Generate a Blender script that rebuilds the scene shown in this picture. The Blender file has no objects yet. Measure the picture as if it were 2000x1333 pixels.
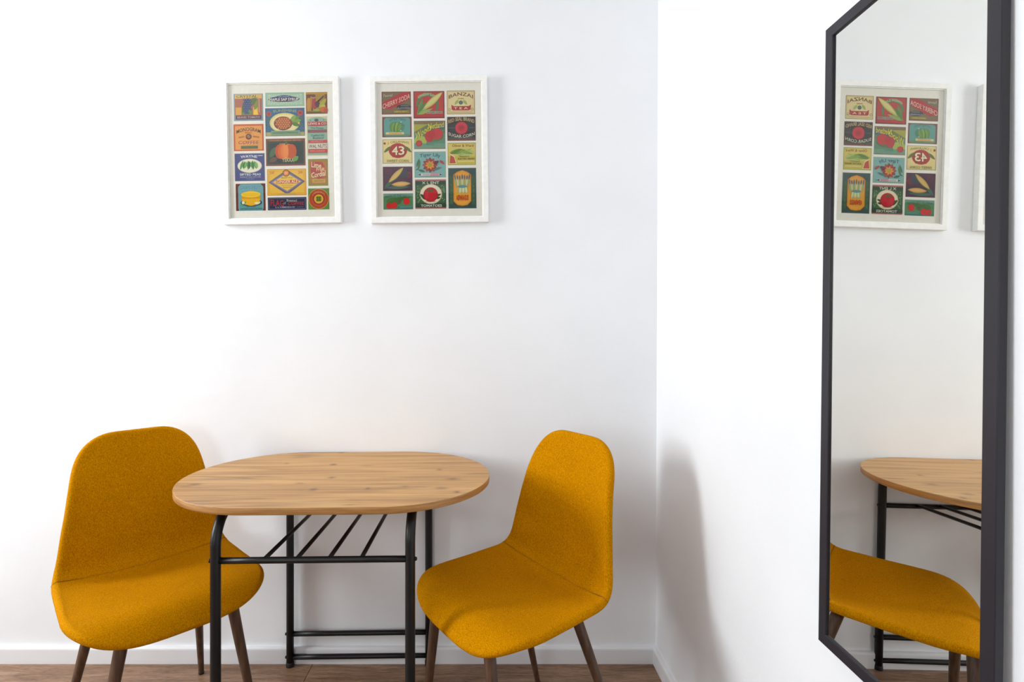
import bpy, bmesh, math, random
import numpy as np
from mathutils import Vector, Matrix

random.seed(7)
rng = np.random.default_rng(7)
scene = bpy.context.scene
COL = scene.collection

# ------------------------------------------------------------------ camera
FPX, VX, VY, CAMH = 1059.08, 953.4, 641.4, 1.1899      # focal length and principal point on a 2000x1333 frame
cam_data = bpy.data.cameras.new("camera")
cam_data.sensor_fit = 'HORIZONTAL'
cam_data.sensor_width = 36.0
cam_data.lens = FPX / 2000.0 * 36.0
cam_data.shift_x = (1000.0 - VX) / 2000.0
cam_data.shift_y = -(666.5 - VY) / 2000.0
cam_data.clip_start = 0.02
cam = bpy.data.objects.new("camera", cam_data)
COL.objects.link(cam)
cam.location = (0, 0, CAMH)
cam.rotation_euler = (math.pi / 2, 0, 0)
scene.camera = cam

# ------------------------------------------------------------------ room size
YB = 1.935          # back wall
XR = 0.602          # right wall at the back corner
XL = -3.3           # left wall
YF = -2.3           # wall behind the camera
ZC = 2.72           # ceiling
WIN = (0.40, 1.20, 0.95, 2.35)       # window in the left wall: y0, y1, z0, z1
FILL_WIN = (-2.5, -0.9, 0.9, 2.2)        # unseen window added for fill, in the wall behind the camera: x0, x1, z0, z1

# ------------------------------------------------------------------ world, lights, exposure
world = bpy.data.worlds.new("sky_world")
scene.world = world
world.use_nodes = True
wn = world.node_tree
bg = wn.nodes["Background"]
bg.inputs[0].default_value = (0.72, 0.85, 1.0, 1)
bg.inputs[1].default_value = 1.0


def area_light(name, loc, rot, sx, sy, power, color):
    d = bpy.data.lights.new(name, 'AREA')
    d.shape = 'RECTANGLE'
    d.size, d.size_y, d.energy, d.color = sx, sy, power, color
    o = bpy.data.objects.new(name, d)
    COL.objects.link(o)
    o.location = loc
    o.rotation_euler = rot
    return o


# daylight through the left window, then fill light at the added rear one
area_light("window_daylight", (XL - 0.16, (WIN[0] + WIN[1]) / 2, (WIN[2] + WIN[3]) / 2),
           (0, -math.pi / 2, 0), WIN[3] - WIN[2], WIN[1] - WIN[0], 136, (0.925, 0.965, 1.0))
area_light("rear_fill_light", ((FILL_WIN[0] + FILL_WIN[1]) / 2, YF - 0.16, (FILL_WIN[2] + FILL_WIN[3]) / 2),
           (math.pi / 2, 0, 0), FILL_WIN[1] - FILL_WIN[0], FILL_WIN[3] - FILL_WIN[2], 40, (0.95, 0.98, 1.0))

vs = scene.view_settings
vs.view_transform = 'Standard'
vs.look = 'None'
vs.gamma = 1.0
vs.use_curve_mapping = False
vs.exposure = -0.07
scene.cycles.diffuse_bounces = 6
scene.cycles.max_bounces = 10
scene.cycles.glossy_bounces = 4
scene.cycles.transparent_max_bounces = 12
scene.cycles.caustics_reflective = False


# ------------------------------------------------------------------ helpers
def lin(c):
    return c / 12.92 if c <= 0.04045 else ((c + 0.055) / 1.055) ** 2.4


def hexc(h):
    h = h.lstrip('#')
    return tuple(lin(int(h[i:i + 2], 16) / 255) for i in (0, 2, 4)) + (1.0,)


def new_mat(name):
    m = bpy.data.materials.new(name)
    m.use_nodes = True
    nt = m.node_tree
    p = nt.nodes["Principled BSDF"]
    return m, nt, p


def link(nt, a, b):
    nt.links.new(a, b)


def noise(nt, scale, detail=4, rough=0.5, coord='Object', stretch=None, rot=None):
    tc = nt.nodes.new("ShaderNodeTexCoord")
    mp = nt.nodes.new("ShaderNodeMapping")
    if stretch:
        mp.inputs['Scale'].default_value = stretch
    if rot:
        mp.inputs['Rotation'].default_value = rot
    n = nt.nodes.new("ShaderNodeTexNoise")
    n.inputs['Scale'].default_value = scale
    n.inputs['Detail'].default_value = detail
    n.inputs['Roughness'].default_value = rough
    link(nt, tc.outputs[coord], mp.inputs['Vector'])
    link(nt, mp.outputs[0], n.inputs['Vector'])
    return n


def ramp(nt, src, stops):
    r = nt.nodes.new("ShaderNodeValToRGB")
    el = r.color_ramp.elements
    el[0].position, el[0].color = stops[0][0], stops[0][1]
    el[1].position, el[1].color = stops[-1][0], stops[-1][1]
    for p, c in stops[1:-1]:
        e = el.new(p)
        e.color = c
    link(nt, src, r.inputs[0])
    return r


def bump(nt, src, p, strength, dist):
    b = nt.nodes.new("ShaderNodeBump")
    b.inputs['Strength'].default_value = strength
    b.inputs['Distance'].default_value = dist
    link(nt, src, b.inputs['Height'])
    link(nt, b.outputs[0], p.inputs['Normal'])
    return b


def mixc(nt, fac, a, b, mode='MIX'):
    m = nt.nodes.new("ShaderNodeMix")
    m.data_type = 'RGBA'
    m.blend_type = mode
    if isinstance(fac, (int, float)):
        m.inputs[0].default_value = fac
    else:
        link(nt, fac, m.inputs[0])
    for s, i in ((a, 6), (b, 7)):
        if isinstance(s, tuple):
            m.inputs[i].default_value = s
        else:
            link(nt, s, m.inputs[i])
    return m.outputs[2]


def mathn(nt, op, a, b=None):
    m = nt.nodes.new("ShaderNodeMath")
    m.operation = op
    for s, i in ((a, 0), (b, 1)):
        if s is None:
            continue
        if isinstance(s, (int, float)):
            m.inputs[i].default_value = s
        else:
            link(nt, s, m.inputs[i])
    return m.outputs[0]


def mesh_obj(name, verts, faces, mat=None, parent=None, smooth=False, loc=None):
    me = bpy.data.meshes.new(name)
    me.from_pydata([tuple(map(float, v)) for v in verts], [], [tuple(map(int, f)) for f in faces])
    me.update()
    if smooth:
        me.polygons.foreach_set('use_smooth', [True] * len(me.polygons))
    o = bpy.data.objects.new(name, me)
    COL.objects.link(o)
    if mat:
        me.materials.append(mat)
    if parent:
        o.parent = parent
    if loc is not None:
        o.location = loc
    return o


def fix_normals(o):
    bm = bmesh.new()
    bm.from_mesh(o.data)
    bmesh.ops.recalc_face_normals(bm, faces=bm.faces)
    bm.to_mesh(o.data)
    bm.free()


def box_geo(x0, x1, y0, y1, z0, z1):
    v = [(x, y, z) for x in (x0, x1) for y in (y0, y1) for z in (z0, z1)]
    f = [(0, 1, 3, 2), (4, 6, 7, 5), (0, 4, 5, 1), (2, 3, 7, 6), (0, 2, 6, 4), (1, 5, 7, 3)]
    return v, f


def box(name, x0, x1, y0, y1, z0, z1, mat, parent=None, bevel=0.0, seg=2):
    v, f = box_geo(x0, x1, y0, y1, z0, z1)
    o = mesh_obj(name, v, f, mat, parent)
    if bevel:
        bm = bmesh.new()
        bm.from_mesh(o.data)
        bmesh.ops.bevel(bm, geom=bm.edges[:], offset=bevel, segments=seg, profile=0.6, affect='EDGES')
        bm.to_mesh(o.data)
        bm.free()
        o.data.polygons.foreach_set('use_smooth', [True] * len(o.data.polygons))
    return o


def tube_geo(path, radii, n=16, caps=True):
    P = np.array(path, float)
    R = np.broadcast_to(np.array(radii, float), (len(P),))
    T = np.gradient(P, axis=0)
    T /= np.linalg.norm(T, axis=1)[:, None]
    ref = np.array([0, 0, 1.0]) if abs(T[0][2]) < 0.9 else np.array([1.0, 0, 0])
    u = np.cross(T[0], ref)
    u /= np.linalg.norm(u)
    V, F = [], []
    for i in range(len(P)):
        u = u - T[i] * (u @ T[i])
        u /= np.linalg.norm(u)
        w = np.cross(T[i], u)
        for k in range(n):
            a = 2 * math.pi * k / n
            V.append(P[i] + R[i] * (math.cos(a) * u + math.sin(a) * w))
    for i in range(len(P) - 1):
        for k in range(n):
            F.append((i * n + k, i * n + (k + 1) % n, (i + 1) * n + (k + 1) % n, (i + 1) * n + k))
    if caps:
        F.append(tuple(reversed(range(n))))
        F.append(tuple((len(P) - 1) * n + k for k in range(n)))
    return V, F


def tube(name, path, radii, mat, parent=None, n=16):
    V, F = tube_geo(path, radii, n)
    o = mesh_obj(name, V, F, mat, parent, smooth=True)
    for p in o.data.polygons[-2:]:
        p.use_smooth = False
    fix_normals(o)
    return o


def empty(name, loc=(0, 0, 0), rotz=0.0):
    o = bpy.data.objects.new(name, None)
    COL.objects.link(o)
    o.empty_display_size = 0.1
    o.location = loc
    o.rotation_euler = (0, 0, rotz)
    return o


def tag(o, label=None, cat=None, group=None, kind=None):
    if label:
        o["label"] = label
    if cat:
        o["category"] = cat
    if group:
        o["group"] = group
    if kind:
        o["kind"] = kind
    return o


def bp(u, v, Y):
    return Vector(((u - VX) / FPX * Y, Y, CAMH - (v - VY) / FPX * Y))


# ------------------------------------------------------------------ materials
def mat_wall(name, c1, c2):
    m, nt, p = new_mat(name)
    n1 = noise(nt, 1.3, 5, 0.55)
    r = ramp(nt, n1.outputs[0], [(0.35, hexc(c1)), (0.65, hexc(c2))])
    link(nt, r.outputs[0], p.inputs['Base Color'])
    p.inputs['Roughness'].default_value = 0.75
    n2 = noise(nt, 9, 5, 0.55, stretch=(1, 1, 1.6))
    n3 = noise(nt, 160, 3, 0.6)
    h = mathn(nt, 'ADD', n2.outputs[0], mathn(nt, 'MULTIPLY', n3.outputs[0], 0.08))
    bump(nt, h, p, 0.22, 0.006)
    return m


M_WALL = mat_wall("white_plaster", 'E9EBEE', 'F0F2F5')
M_CEIL = mat_wall("white_ceiling_paint", 'F2F2F0', 'F6F6F5')
M_REAR = mat_wall("taupe_paint", '8A8078', '968C84')

m, nt, p = new_mat("white_gloss_trim")
p.inputs['Base Color'].default_value = hexc('E4E5E8')
p.inputs['Roughness'].default_value = 0.55
n = noise(nt, 30, 3)
bump(nt, n.outputs[0], p, 0.05, 0.002)
M_TRIM = m


def mat_floor():
    m, nt, p = new_mat("brown_laminate_wood")
    tc = nt.nodes.new("ShaderNodeTexCoord")
    oi = nt.nodes.new("ShaderNodeObjectInfo")
    off = nt.nodes.new("ShaderNodeVectorMath")
    off.operation = 'MULTIPLY_ADD'
    cmb = nt.nodes.new("ShaderNodeCombineXYZ")
    for i in range(3):
        link(nt, oi.outputs['Random'], cmb.inputs[i])
    off.inputs[1].default_value = (37, 53, 11)
    link(nt, cmb.outputs[0], off.inputs[0])
    link(nt, tc.outputs['Object'], off.inputs[2])

    def nz(scale, st, det=5, dist=0.0):
        mp = nt.nodes.new("ShaderNodeMapping")
        mp.inputs['Scale'].default_value = st
        link(nt, off.outputs[0], mp.inputs['Vector'])
        t = nt.nodes.new("ShaderNodeTexNoise")
        t.inputs['Scale'].default_value = scale
        t.inputs['Detail'].default_value = det
        t.inputs['Distortion'].default_value = dist
        link(nt, mp.outputs[0], t.inputs['Vector'])
        return t.outputs[0]
    a = nz(5, (1, 9, 1), 5, 1.2)
    b = nz(40, (1, 14, 1), 4, 0.4)
    c = nz(3, (1, 2.5, 1), 2)
    r1 = ramp(nt, a, [(0.3, hexc('61452F')), (0.5, hexc('8C6B52')), (0.72, hexc('AF8E74'))])
    r2 = ramp(nt, b, [(0.35, hexc('523824')), (0.6, hexc('B39276'))])
    col = mixc(nt, 0.38, r1.outputs[0], r2.outputs[0])
    r3 = ramp(nt, c, [(0.3, hexc('C8BEB8')), (0.7, hexc('FFFFFF'))])
    col = mixc(nt, 0.6, col, r3.outputs[0], 'MULTIPLY')
    link(nt, col, p.inputs['Base Color'])
    p.inputs['Roughness'].default_value = 0.42
    bump(nt, b, p, 0.15, 0.001)
    return m


M_FLOOR = mat_floor()


def mat_tabletop():
    m, nt, p = new_mat("oak_tabletop")

    def grain(scale, st, det=6, dist=0.0, rot=None):
        n = noise(nt, scale, det, 0.55, stretch=st, rot=rot)
        n.inputs['Distortion'].default_value = dist
        return n.outputs[0]
    broad = grain(2.6, (0.5, 6, 1), 4, 0.9)
    fine = grain(10, (0.35, 9, 1), 5, 0.5)
    hair = grain(40, (0.12, 9, 1), 3)
    r1 = ramp(nt, broad, [(0.28, hexc('92632F')), (0.45, hexc('B6854B')), (0.58, hexc('CD9D5E')), (0.72, hexc('DCB176'))])
    r2 = ramp(nt, fine, [(0.28, hexc('7E5326')), (0.48, hexc('BE8E52')), (0.75, hexc('DDB277'))])
    col = mixc(nt, 0.45, r1.outputs[0], r2.outputs[0])
    r3 = ramp(nt, hair, [(0.34, hexc('C4A47C')), (0.5, hexc('FFFFFF'))])
    col = mixc(nt, 0.3, col, r3.outputs[0], 'MULTIPLY')
    # long dark check lines
    chk = grain(5.5, (0.22, 9, 1), 2, 0.25)
    d = mathn(nt, 'ABSOLUTE', mathn(nt, 'SUBTRACT', chk, 0.5))
    gate = grain(2.2, (1, 2, 1), 2)
    g = ramp(nt, gate, [(0.46, (0, 0, 0, 1)), (0.56, (1, 1, 1, 1))])
    ln = ramp(nt, d, [(0.0, (1, 1, 1, 1)), (0.03, (0, 0, 0, 1))])
    f = mathn(nt, 'MULTIPLY', ln.outputs[0], g.outputs[0])
    col = mixc(nt, mathn(nt, 'MULTIPLY', f, 0.8), col, hexc('4A3220'))
    # knots and long checks printed in the decor: (x, y, half length, half width, strength)
    marks = [(-0.381, -0.0945, 0.016, 0.01, 0.8), (-0.3964, -0.1138, 0.02, 0.006, 0.55), (-0.0495, 0.1208, 0.01, 0.01, 0.8), (-0.2042, 0.1376, 0.008, 0.009, 0.5), (-0.0147, -0.0299, 0.011, 0.011, 0.65), (-0.0327, -0.151, 0.01, 0.012, 0.7), (0.1131, -0.145, 0.007, 0.01, 0.7), (0.2962, 0.0495, 0.008, 0.009, 0.6), (0.3419, -0.0545, 0.018, 0.012, 0.6), (0.3583, -0.1832, 0.008, 0.009, 0.75), (0.3148, -0.1449, 0.02, 0.012, 0.5), (0.2116, -0.1281, 0.016, 0.008, 0.5), (-0.0893, -0.0913, 0.012, 0.008, 0.45), (-0.0639, 0.2941, 0.01, 0.012, 0.6), (0.0604, 0.1052, 0.02, 0.006, 0.4), (-0.3287, 0.1015, 0.095, 0.0028, 0.55), (0.3292, 0.0925, 0.1, 0.0028, 0.6), (0.1131, -0.1306, 0.19, 0.0026, 0.55), (-0.3446, -0.1247, 0.06, 0.0035, 0.5), (0.4106, -0.0005, 0.035, 0.004, 0.75), (0.0613, -0.0206, 0.12, 0.004, 0.35), (-0.2014, 0.0612, 0.04, 0.006, 0.45), (0.2447, -0.0359, 0.11, 0.007, 0.4), (-0.1722, -0.1887, 0.12, 0.004, 0.3)]
    tc = nt.nodes.new("ShaderNodeTexCoord")
    sep = nt.nodes.new("ShaderNodeSeparateXYZ")
    link(nt, tc.outputs['Object'], sep.inputs[0])
    wx = mathn(nt, 'MULTIPLY', mathn(nt, 'SUBTRACT', grain(60, (1, 1, 1), 3), 0.5), 0.012)
    wy = mathn(nt, 'MULTIPLY', mathn(nt, 'SUBTRACT', grain(24, (1, 1, 1), 3), 0.5), 0.014)
    px, py = mathn(nt, 'ADD', sep.outputs[0], wx), mathn(nt, 'ADD', sep.outputs[1], wy)
    tot = None
    for mx_, my_, a_, b_, st_ in marks:
        dx = mathn(nt, 'MULTIPLY', mathn(nt, 'SUBTRACT', px, mx_), 1 / a_)
        dy = mathn(nt, 'MULTIPLY', mathn(nt, 'SUBTRACT', py, my_), 1 / b_)
        d2 = mathn(nt, 'ADD', mathn(nt, 'MULTIPLY', dx, dx), mathn(nt, 'MULTIPLY', dy, dy))
        g_ = mathn(nt, 'MULTIPLY', mathn(nt, 'EXPONENT', mathn(nt, 'MULTIPLY', d2, -1.0)), st_)
        tot = g_ if tot is None else mathn(nt, 'MAXIMUM', tot, g_)
    tot = mathn(nt, 'MULTIPLY', tot, mathn(nt, 'ADD', 0.55, mathn(nt, 'MULTIPLY', grain(70, (0.6, 2.5, 1), 3), 0.9)))
    tot = mathn(nt, 'MINIMUM', tot, 0.85)
    col = mixc(nt, tot, col, hexc('4E3522'))
    link(nt, col, p.inputs['Base Color'])
    p.inputs['Roughness'].default_value = 0.45
    bump(nt, fine, p, 0.08, 0.001)
    return m


M_TOP = mat_tabletop()

m, nt, p = new_mat("oak_edge_band")
n = noise(nt, 6, 5, 0.6, stretch=(1.6, 1.6, 40))
r = ramp(nt, n.outputs[0], [(0.3, hexc('936636')), (0.5, hexc('AE7D45')), (0.72, hexc('C0925A'))])
link(nt, r.outputs[0], p.inputs['Base Color'])
p.inputs['Roughness'].default_value = 0.45
M_EDGE = m

m, nt, p = new_mat("black_powder_coat")
p.inputs['Base Color'].default_value = hexc('0C0C0E')
p.inputs['Roughness'].default_value = 0.4
p.inputs['Specular IOR Level'].default_value = 0.4
n = noise(nt, 600, 2)
bump(nt, n.outputs[0], p, 0.06, 0.0005)
M_BLACK = m

m, nt, p = new_mat("black_plastic")
p.inputs['Base Color'].default_value = hexc('101012')
p.inputs['Roughness'].default_value = 0.6
n = noise(nt, 300, 2)
bump(nt, n.outputs[0], p, 0.05, 0.0005)
M_PLASTIC = m


def mat_fabric():
    m, nt, p = new_mat("mustard_wool_fabric")
    n1 = noise(nt, 760, 3, 0.7)
    n2 = noise(nt, 420, 4, 0.7, stretch=(1.0, 1.0, 0.45))
    n3 = noise(nt, 7, 3, 0.5)
    mix = mathn(nt, 'ADD', mathn(nt, 'MULTIPLY', n1.outputs[0], 0.5), mathn(nt, 'MULTIPLY', n2.outputs[0], 0.5))
    r = ramp(nt, mix, [(0.36, hexc('8E5400')), (0.5, hexc('C07E00')), (0.64, hexc('E09E02'))])
    r3 = ramp(nt, n3.outputs[0], [(0.3, hexc('EEEEEE')), (0.7, hexc('FFFFFF'))])
    col = mixc(nt, 0.6, r.outputs[0], r3.outputs[0], 'MULTIPLY')
    link(nt, col, p.inputs['Base Color'])
    p.inputs['Roughness'].default_value = 0.95
    p.inputs['Specular IOR Level'].default_value = 0.04
    bump(nt, mix, p, 0.35, 0.0012)
    return m


M_FAB = mat_fabric()
m, nt, p = new_mat("brown_seam_thread")
n = noise(nt, 700, 2)
r = ramp(nt, n.outputs[0], [(0.3, hexc('8A5400')), (0.7, hexc('A06A04'))])
link(nt, r.outputs[0], p.inputs['Base Color'])
p.inputs['Roughness'].default_value = 0.9
M_SEAM = m

m, nt, p = new_mat("walnut_leg_wood")
n = noise(nt, 30, 4, 0.6, stretch=(3, 3, 0.25))
r = ramp(nt, n.outputs[0], [(0.3, hexc('38261B')), (0.55, hexc('553C2B')), (0.8, hexc('6B4E39'))])
link(nt, r.outputs[0], p.inputs['Base Color'])
p.inputs['Roughness'].default_value = 0.4
bump(nt, n.outputs[0], p, 0.06, 0.001)
M_LEG = m

m, nt, p = new_mat("white_frame_lacquer")
n = noise(nt, 60, 3, 0.5, stretch=(1, 1, 1))
r = ramp(nt, n.outputs[0], [(0.3, hexc('E9E9E6')), (0.7, hexc('F1F1EE'))])
link(nt, r.outputs[0], p.inputs['Base Color'])
p.inputs['Roughness'].default_value = 0.4
M_PFRAME = m

m, nt, p = new_mat("cream_print_paper")
n = noise(nt, 90, 4, 0.6)
r = ramp(nt, n.outputs[0], [(0.3, hexc('EBE7DC')), (0.7, hexc('F0EDE4'))])
link(nt, r.outputs[0], p.inputs['Base Color'])
p.inputs['Roughness'].default_value = 0.8
M_PAPER = m

m, nt, p = new_mat("anthracite_aluminium")
p.inputs['Base Color'].default_value = hexc('26242A')
p.inputs['Metallic'].default_value = 0.0
p.inputs['Specular IOR Level'].default_value = 0.35
p.inputs['Roughness'].default_value = 0.42
n = noise(nt, 200, 2, 0.5, stretch=(1, 0.05, 1))
bump(nt, n.outputs[0], p, 0.05, 0.0004)
M_MFRAME = m


def mat_pane():
    m = bpy.data.materials.new("clear_glass_pane")
    m.use_nodes = True
    nt = m.node_tree
    nt.nodes.clear()
    out = nt.nodes.new("ShaderNodeOutputMaterial")
    tr = nt.nodes.new("ShaderNodeBsdfTransparent")
    tr.inputs[0].default_value = (0.985, 0.987, 0.98, 1)
    gl = nt.nodes.new("ShaderNodeBsdfGlossy")
    gl.inputs['Roughness'].default_value = 0.01
    fr = nt.nodes.new("ShaderNodeFresnel")
    geo = nt.nodes.new("ShaderNodeNewGeometry")
    ior = nt.nodes.new("ShaderNodeMapRange")
    ior.inputs['To Min'].default_value = 1.5
    ior.inputs['To Max'].default_value = 1 / 1.5     # same reflectance on the inner face
    link(nt, geo.outputs['Backfacing'], ior.inputs['Value'])
    link(nt, ior.outputs[0], fr.inputs[0])
    mx = nt.nodes.new("ShaderNodeMixShader")
    link(nt, fr.outputs[0], mx.inputs[0])
    link(nt, tr.outputs[0], mx.inputs[1])
    link(nt, gl.outputs[0], mx.inputs[2])
    link(nt, mx.outputs[0], out.inputs[0])
    return m


M_GLASS = mat_pane()

m = bpy.data.materials.new("silvered_mirror")
m.use_nodes = True
nt = m.node_tree
nt.nodes.clear()
out = nt.nodes.new("ShaderNodeOutputMaterial")
gl = nt.nodes.new("ShaderNodeBsdfGlossy")
gl.inputs[0].default_value = (0.86, 0.865, 0.83, 1)
gl.inputs['Roughness'].default_value = 0.0
link(nt, gl.outputs[0], out.inputs[0])
M_MIRROR = m

_ink = {}


def ink(h):
    h = h.lstrip('#').upper()
    if h not in _ink:
        m, nt, p = new_mat("ink_" + h)
        n = noise(nt, 260, 3, 0.6)
        c = hexc(h)
        d = tuple(x * 0.92 for x in c[:3]) + (1,)
        r = ramp(nt, n.outputs[0], [(0.3, d), (0.6, c)])
        link(nt, r.outputs[0], p.inputs['Base Color'])
        p.inputs['Roughness'].default_value = 0.75
        p.inputs['Specular IOR Level'].default_value = 0.2
        _ink[h] = m
    return _ink[h]


# ------------------------------------------------------------------ room shell
def wall_with_hole(name, plane, at, thick, a0, a1, b0, b1, hole, mat):
    """slab in plane 'x' or 'y' from at to at+thick with a rectangular opening"""
    h0, h1, k0, k1 = hole
    A = [a0, h0, h1, a1]
    B = [b0, k0, k1, b1]
    V, F = [], []
    for i in range(3):
        for j in range(3):
            if i == 1 and j == 1:
                continue
            lo, hi = sorted((at, at + thick))
            if plane == 'x':
                v, f = box_geo(lo, hi, A[i], A[i + 1], B[j], B[j + 1])
            else:
                v, f = box_geo(A[i], A[i + 1], lo, hi, B[j], B[j + 1])
            o = len(V)
            V += v
            F += [tuple(o + k for k in q) for q in f]
    return tag(mesh_obj(name, V, F, mat), kind='structure')


floor = tag(box("floor", XL - 0.25, 0.95, YF - 0.25, YB + 0.15, -0.12, -0.008, M_FLOOR), kind='structure')
tag(box("ceiling", XL - 0.25, 0.95, YF - 0.25, YB + 0.15, ZC, ZC + 0.12, M_CEIL), kind='structure')
tag(box("wall_back", XL - 0.2, 0.95, YB, YB + 0.15, -0.1, ZC + 0.02, M_WALL), kind='structure')
wall_with_hole("wall_left", 'x', XL, -0.2, YF - 0.2, YB, -0.1, ZC + 0.02, WIN, M_WALL)
wall_with_hole("wall_front", 'y', YF, -0.2, XL, 0.95, -0.1, ZC + 0.02, FILL_WIN, M_REAR)
# right wall, a touch out of square and out of plumb
RW = Matrix.Translation((XR, YB, 1.2)) @ Matrix.Rotation(math.radians(0.65), 4, 'Z') @ Matrix.Rotation(math.radians(0.22), 4, 'Y')
wr = tag(box("wall_right", 0, 0.15, -(YB - YF) - 0.1, 0.06, -1.3, ZC - 1.2 + 0.02, M_WALL), kind='structure')
wr.matrix_world = RW

# planks of the floor
PL, PW = 1.28, 0.192
pv, pf = box_geo(0, PL - 0.0012, 0, PW - 0.0012, -0.008, 0.0)
plank_proto = box("plank", 0, PL - 0.0012, 0, PW - 0.0012, -0.008, 0.0, M_FLOOR, floor, bevel=0.0009, seg=1)
plank_proto.data.polygons.foreach_set('use_smooth', [False] * len(plank_proto.data.polygons))
first = True
rows = int((YB - YF) / PW) + 1
for r_ in range(rows):
    y = 1.975 - (r_ + 1) * PW
    x = -0.62 - 3 * PL + ((r_ * 0.43) % 1.0) * PL
    if r_ > 6 and y < -1.0:
        break
    while x < 0.62:
        if x + PL > XL:
            o = plank_proto if first else plank_proto.copy()
            if not first:
                COL.objects.link(o)
                o.parent = floor
            o.location = (x, y, 0)
            first = False
        x += PL


def baseboard(name, length, matrix):
    prof = [(0, 0.0), (0.016, 0.0), (0.0165, 0.012), (0.0165, 0.049), (0.0155, 0.0535), (0.0125, 0.0558), (0.008, 0.0568), (0, 0.0572)]
    n = len(prof)
    V = [(0, -a, z) for a, z in prof] + [(length, -a, z) for a, z in prof]
    F = [(i, i + 1, n + i + 1, n + i) for i in range(n - 1)] + [tuple(range(n)), tuple(range(2 * n - 1, n - 1, -1))]
    o = mesh_obj(name, V, F, M_TRIM)
    fix_normals(o)
    o.matrix_world = matrix
    return tag(o, kind='structure')


baseboard("baseboard_back", XR - XL, Matrix.Translation((XL, YB, 0)))
baseboard("baseboard_right", 3.9, Matrix.Translation((XR - 0.003, YB, 0)) @ Matrix.Rotation(math.radians(0.65 - 90), 4, 'Z'))


def window(name, plane, at, hole, nx):
    h0, h1, k0, k1 = hole
    t = 0.05

    def bar(nm, a0, a1, b0, b1, d0, d1, mat, par):
        if plane == 'x':
            return box(nm, at - d1, at - d0, a0, a1, b0, b1, mat, par, bevel=0.004 if mat is not M_GLASS else 0)
        return box(nm, a0, a1, at - d1, at - d0, b0, b1, mat, par, bevel=0.004 if mat is not M_GLASS else 0)
    root = tag(empty(name, ((at, (h0 + h1) / 2, k0) if plane == 'x' else ((h0 + h1) / 2, at, k0))), kind='structure')

    def ch(*a):
        o = bar(*a, None)
        o.parent = root
        o.location = -root.location
        return o
    ch("window_frame", h0, h0 + t, k0, k1, 0.05, 0.11, M_TRIM)
    ch("window_frame", h1 - t, h1, k0, k1, 0.05, 0.11, M_TRIM)
    ch("window_frame", h0 + t, h1 - t, k0, k0 + t, 0.05, 0.11, M_TRIM)
    ch("window_frame", h0 + t, h1 - t, k1 - t, k1, 0.05, 0.11, M_TRIM)
    ch("window_sill", h0 - 0.03, h1 + 0.03, k0 - 0.03, k0, -0.06, 0.11, M_TRIM)
    step = (h1 - h0 - 2 * t) / nx
    for i in range(nx):
        a0 = h0 + t + i * step
        if i:
            ch("mullion", a0 - 0.025, a0 + 0.025, k0 + t, k1 - t, 0.055, 0.105, M_TRIM)
        ch("pane", a0 + (0.025 if i else 0), a0 + step - (0.025 if i < nx - 1 else 0), k0 + t, k1 - t, 0.078, 0.082, M_GLASS)
    return root


window("window_1", 'x', XL, WIN, 1)
window("rear_fill_window", 'y', YF, FILL_WIN, 2)  # unseen window, added to let in fill from the camera side

# ------------------------------------------------------------------ dining table
TX, TY, TTH = -0.4467, 1.6279, 0.0234
TW, TDF, TDB = 0.2434, -0.2618, 0.2857
table = tag(empty("dining_table", (TX, TY, 0), TTH),
            "oval oak-look dining table on black tubular legs between the two mustard chairs", "table")


def table_top():
    a, b, l, zt, th = 0.288, 0.30, 0.325, 0.75, 0.0185
    t = np.linspace(-math.pi / 2, math.pi / 2, 49)
    ring = [(l / 2 + a * math.cos(q), b * math.sin(q)) for q in t] + [(-l / 2 - a * math.cos(q), -b * math.sin(q)) for q in t]
    ring = np.array(ring)
    d = np.roll(ring, -1, 0) - np.roll(ring, 1, 0)
    nrm = np.c_[d[:, 1], -d[:, 0]] / np.linalg.norm(d, axis=1)[:, None]
    lev = [(0.0015, zt - th), (0, zt - th + 0.0015), (0, zt - 0.001), (0.0003, zt - 0.0003), (0.001, zt)]
    V, F, n = [], [], len(ring)
    for ins, z in lev:
        for q, k in zip(ring, nrm):
            V.append((q[0] - k[0] * ins, q[1] - k[1] * ins, z))
    for i in range(len(lev) - 1):
        for k in range(n):
            F.append((i * n + k, i * n + (k + 1) % n, (i + 1) * n + (k + 1) % n, (i + 1) * n + k))
    F.append(tuple(reversed(range(n))))
    F.append(tuple((len(lev) - 1) * n + k for k in range(n)))
    o = mesh_obj("tabletop", V, F, M_TOP, table, smooth=True)
    for p_ in o.data.polygons[-2:]:
        p_.use_smooth = False
    o.data.materials.append(M_EDGE)
    for p_ in o.data.polygons[:3 * n]:
        p_.material_index = 1
    return o


table_top()
LR = 0.0127
ztop = 0.7315 - LR
RB = 0.078


def arc(y0, z0, r, a0, a1, k=12):
    return [(y0 + r * math.cos(q), z0 + r * math.sin(q)) for q in np.linspace(a0, a1, k)]


for s in (-1, 1):
    path = [(TDF, 0.004), (TDF, 0.2), (TDF, 0.45)] + arc(TDF + RB, ztop - RB, RB, math.pi, math.pi / 2)
    path += [(TDF + (TDB - TDF) * 0.4, ztop), (TDF + (TDB - TDF) * 0.6, ztop)]
    path += arc(TDB - RB, ztop - RB, RB, math.pi / 2, 0) + [(TDB, 0.45), (TDB, 0.2), (TDB, 0.004)]
    leg = tube("leg", [(s * TW, y, z) for y, z in path], LR, M_BLACK, table, 20)
    for y in (TDF, TDB):
        V, F = tube_geo([(s * TW, y, 0.0), (s * TW, y, 0.002), (s * TW, y, 0.014), (s * TW, y, 0.016)],
                        [LR + 0.0006, LR + 0.0012, LR + 0.0012, LR + 0.0004], 20)
        mesh_obj("foot_cap", V, F, M_PLASTIC, leg, smooth=True)


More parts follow.
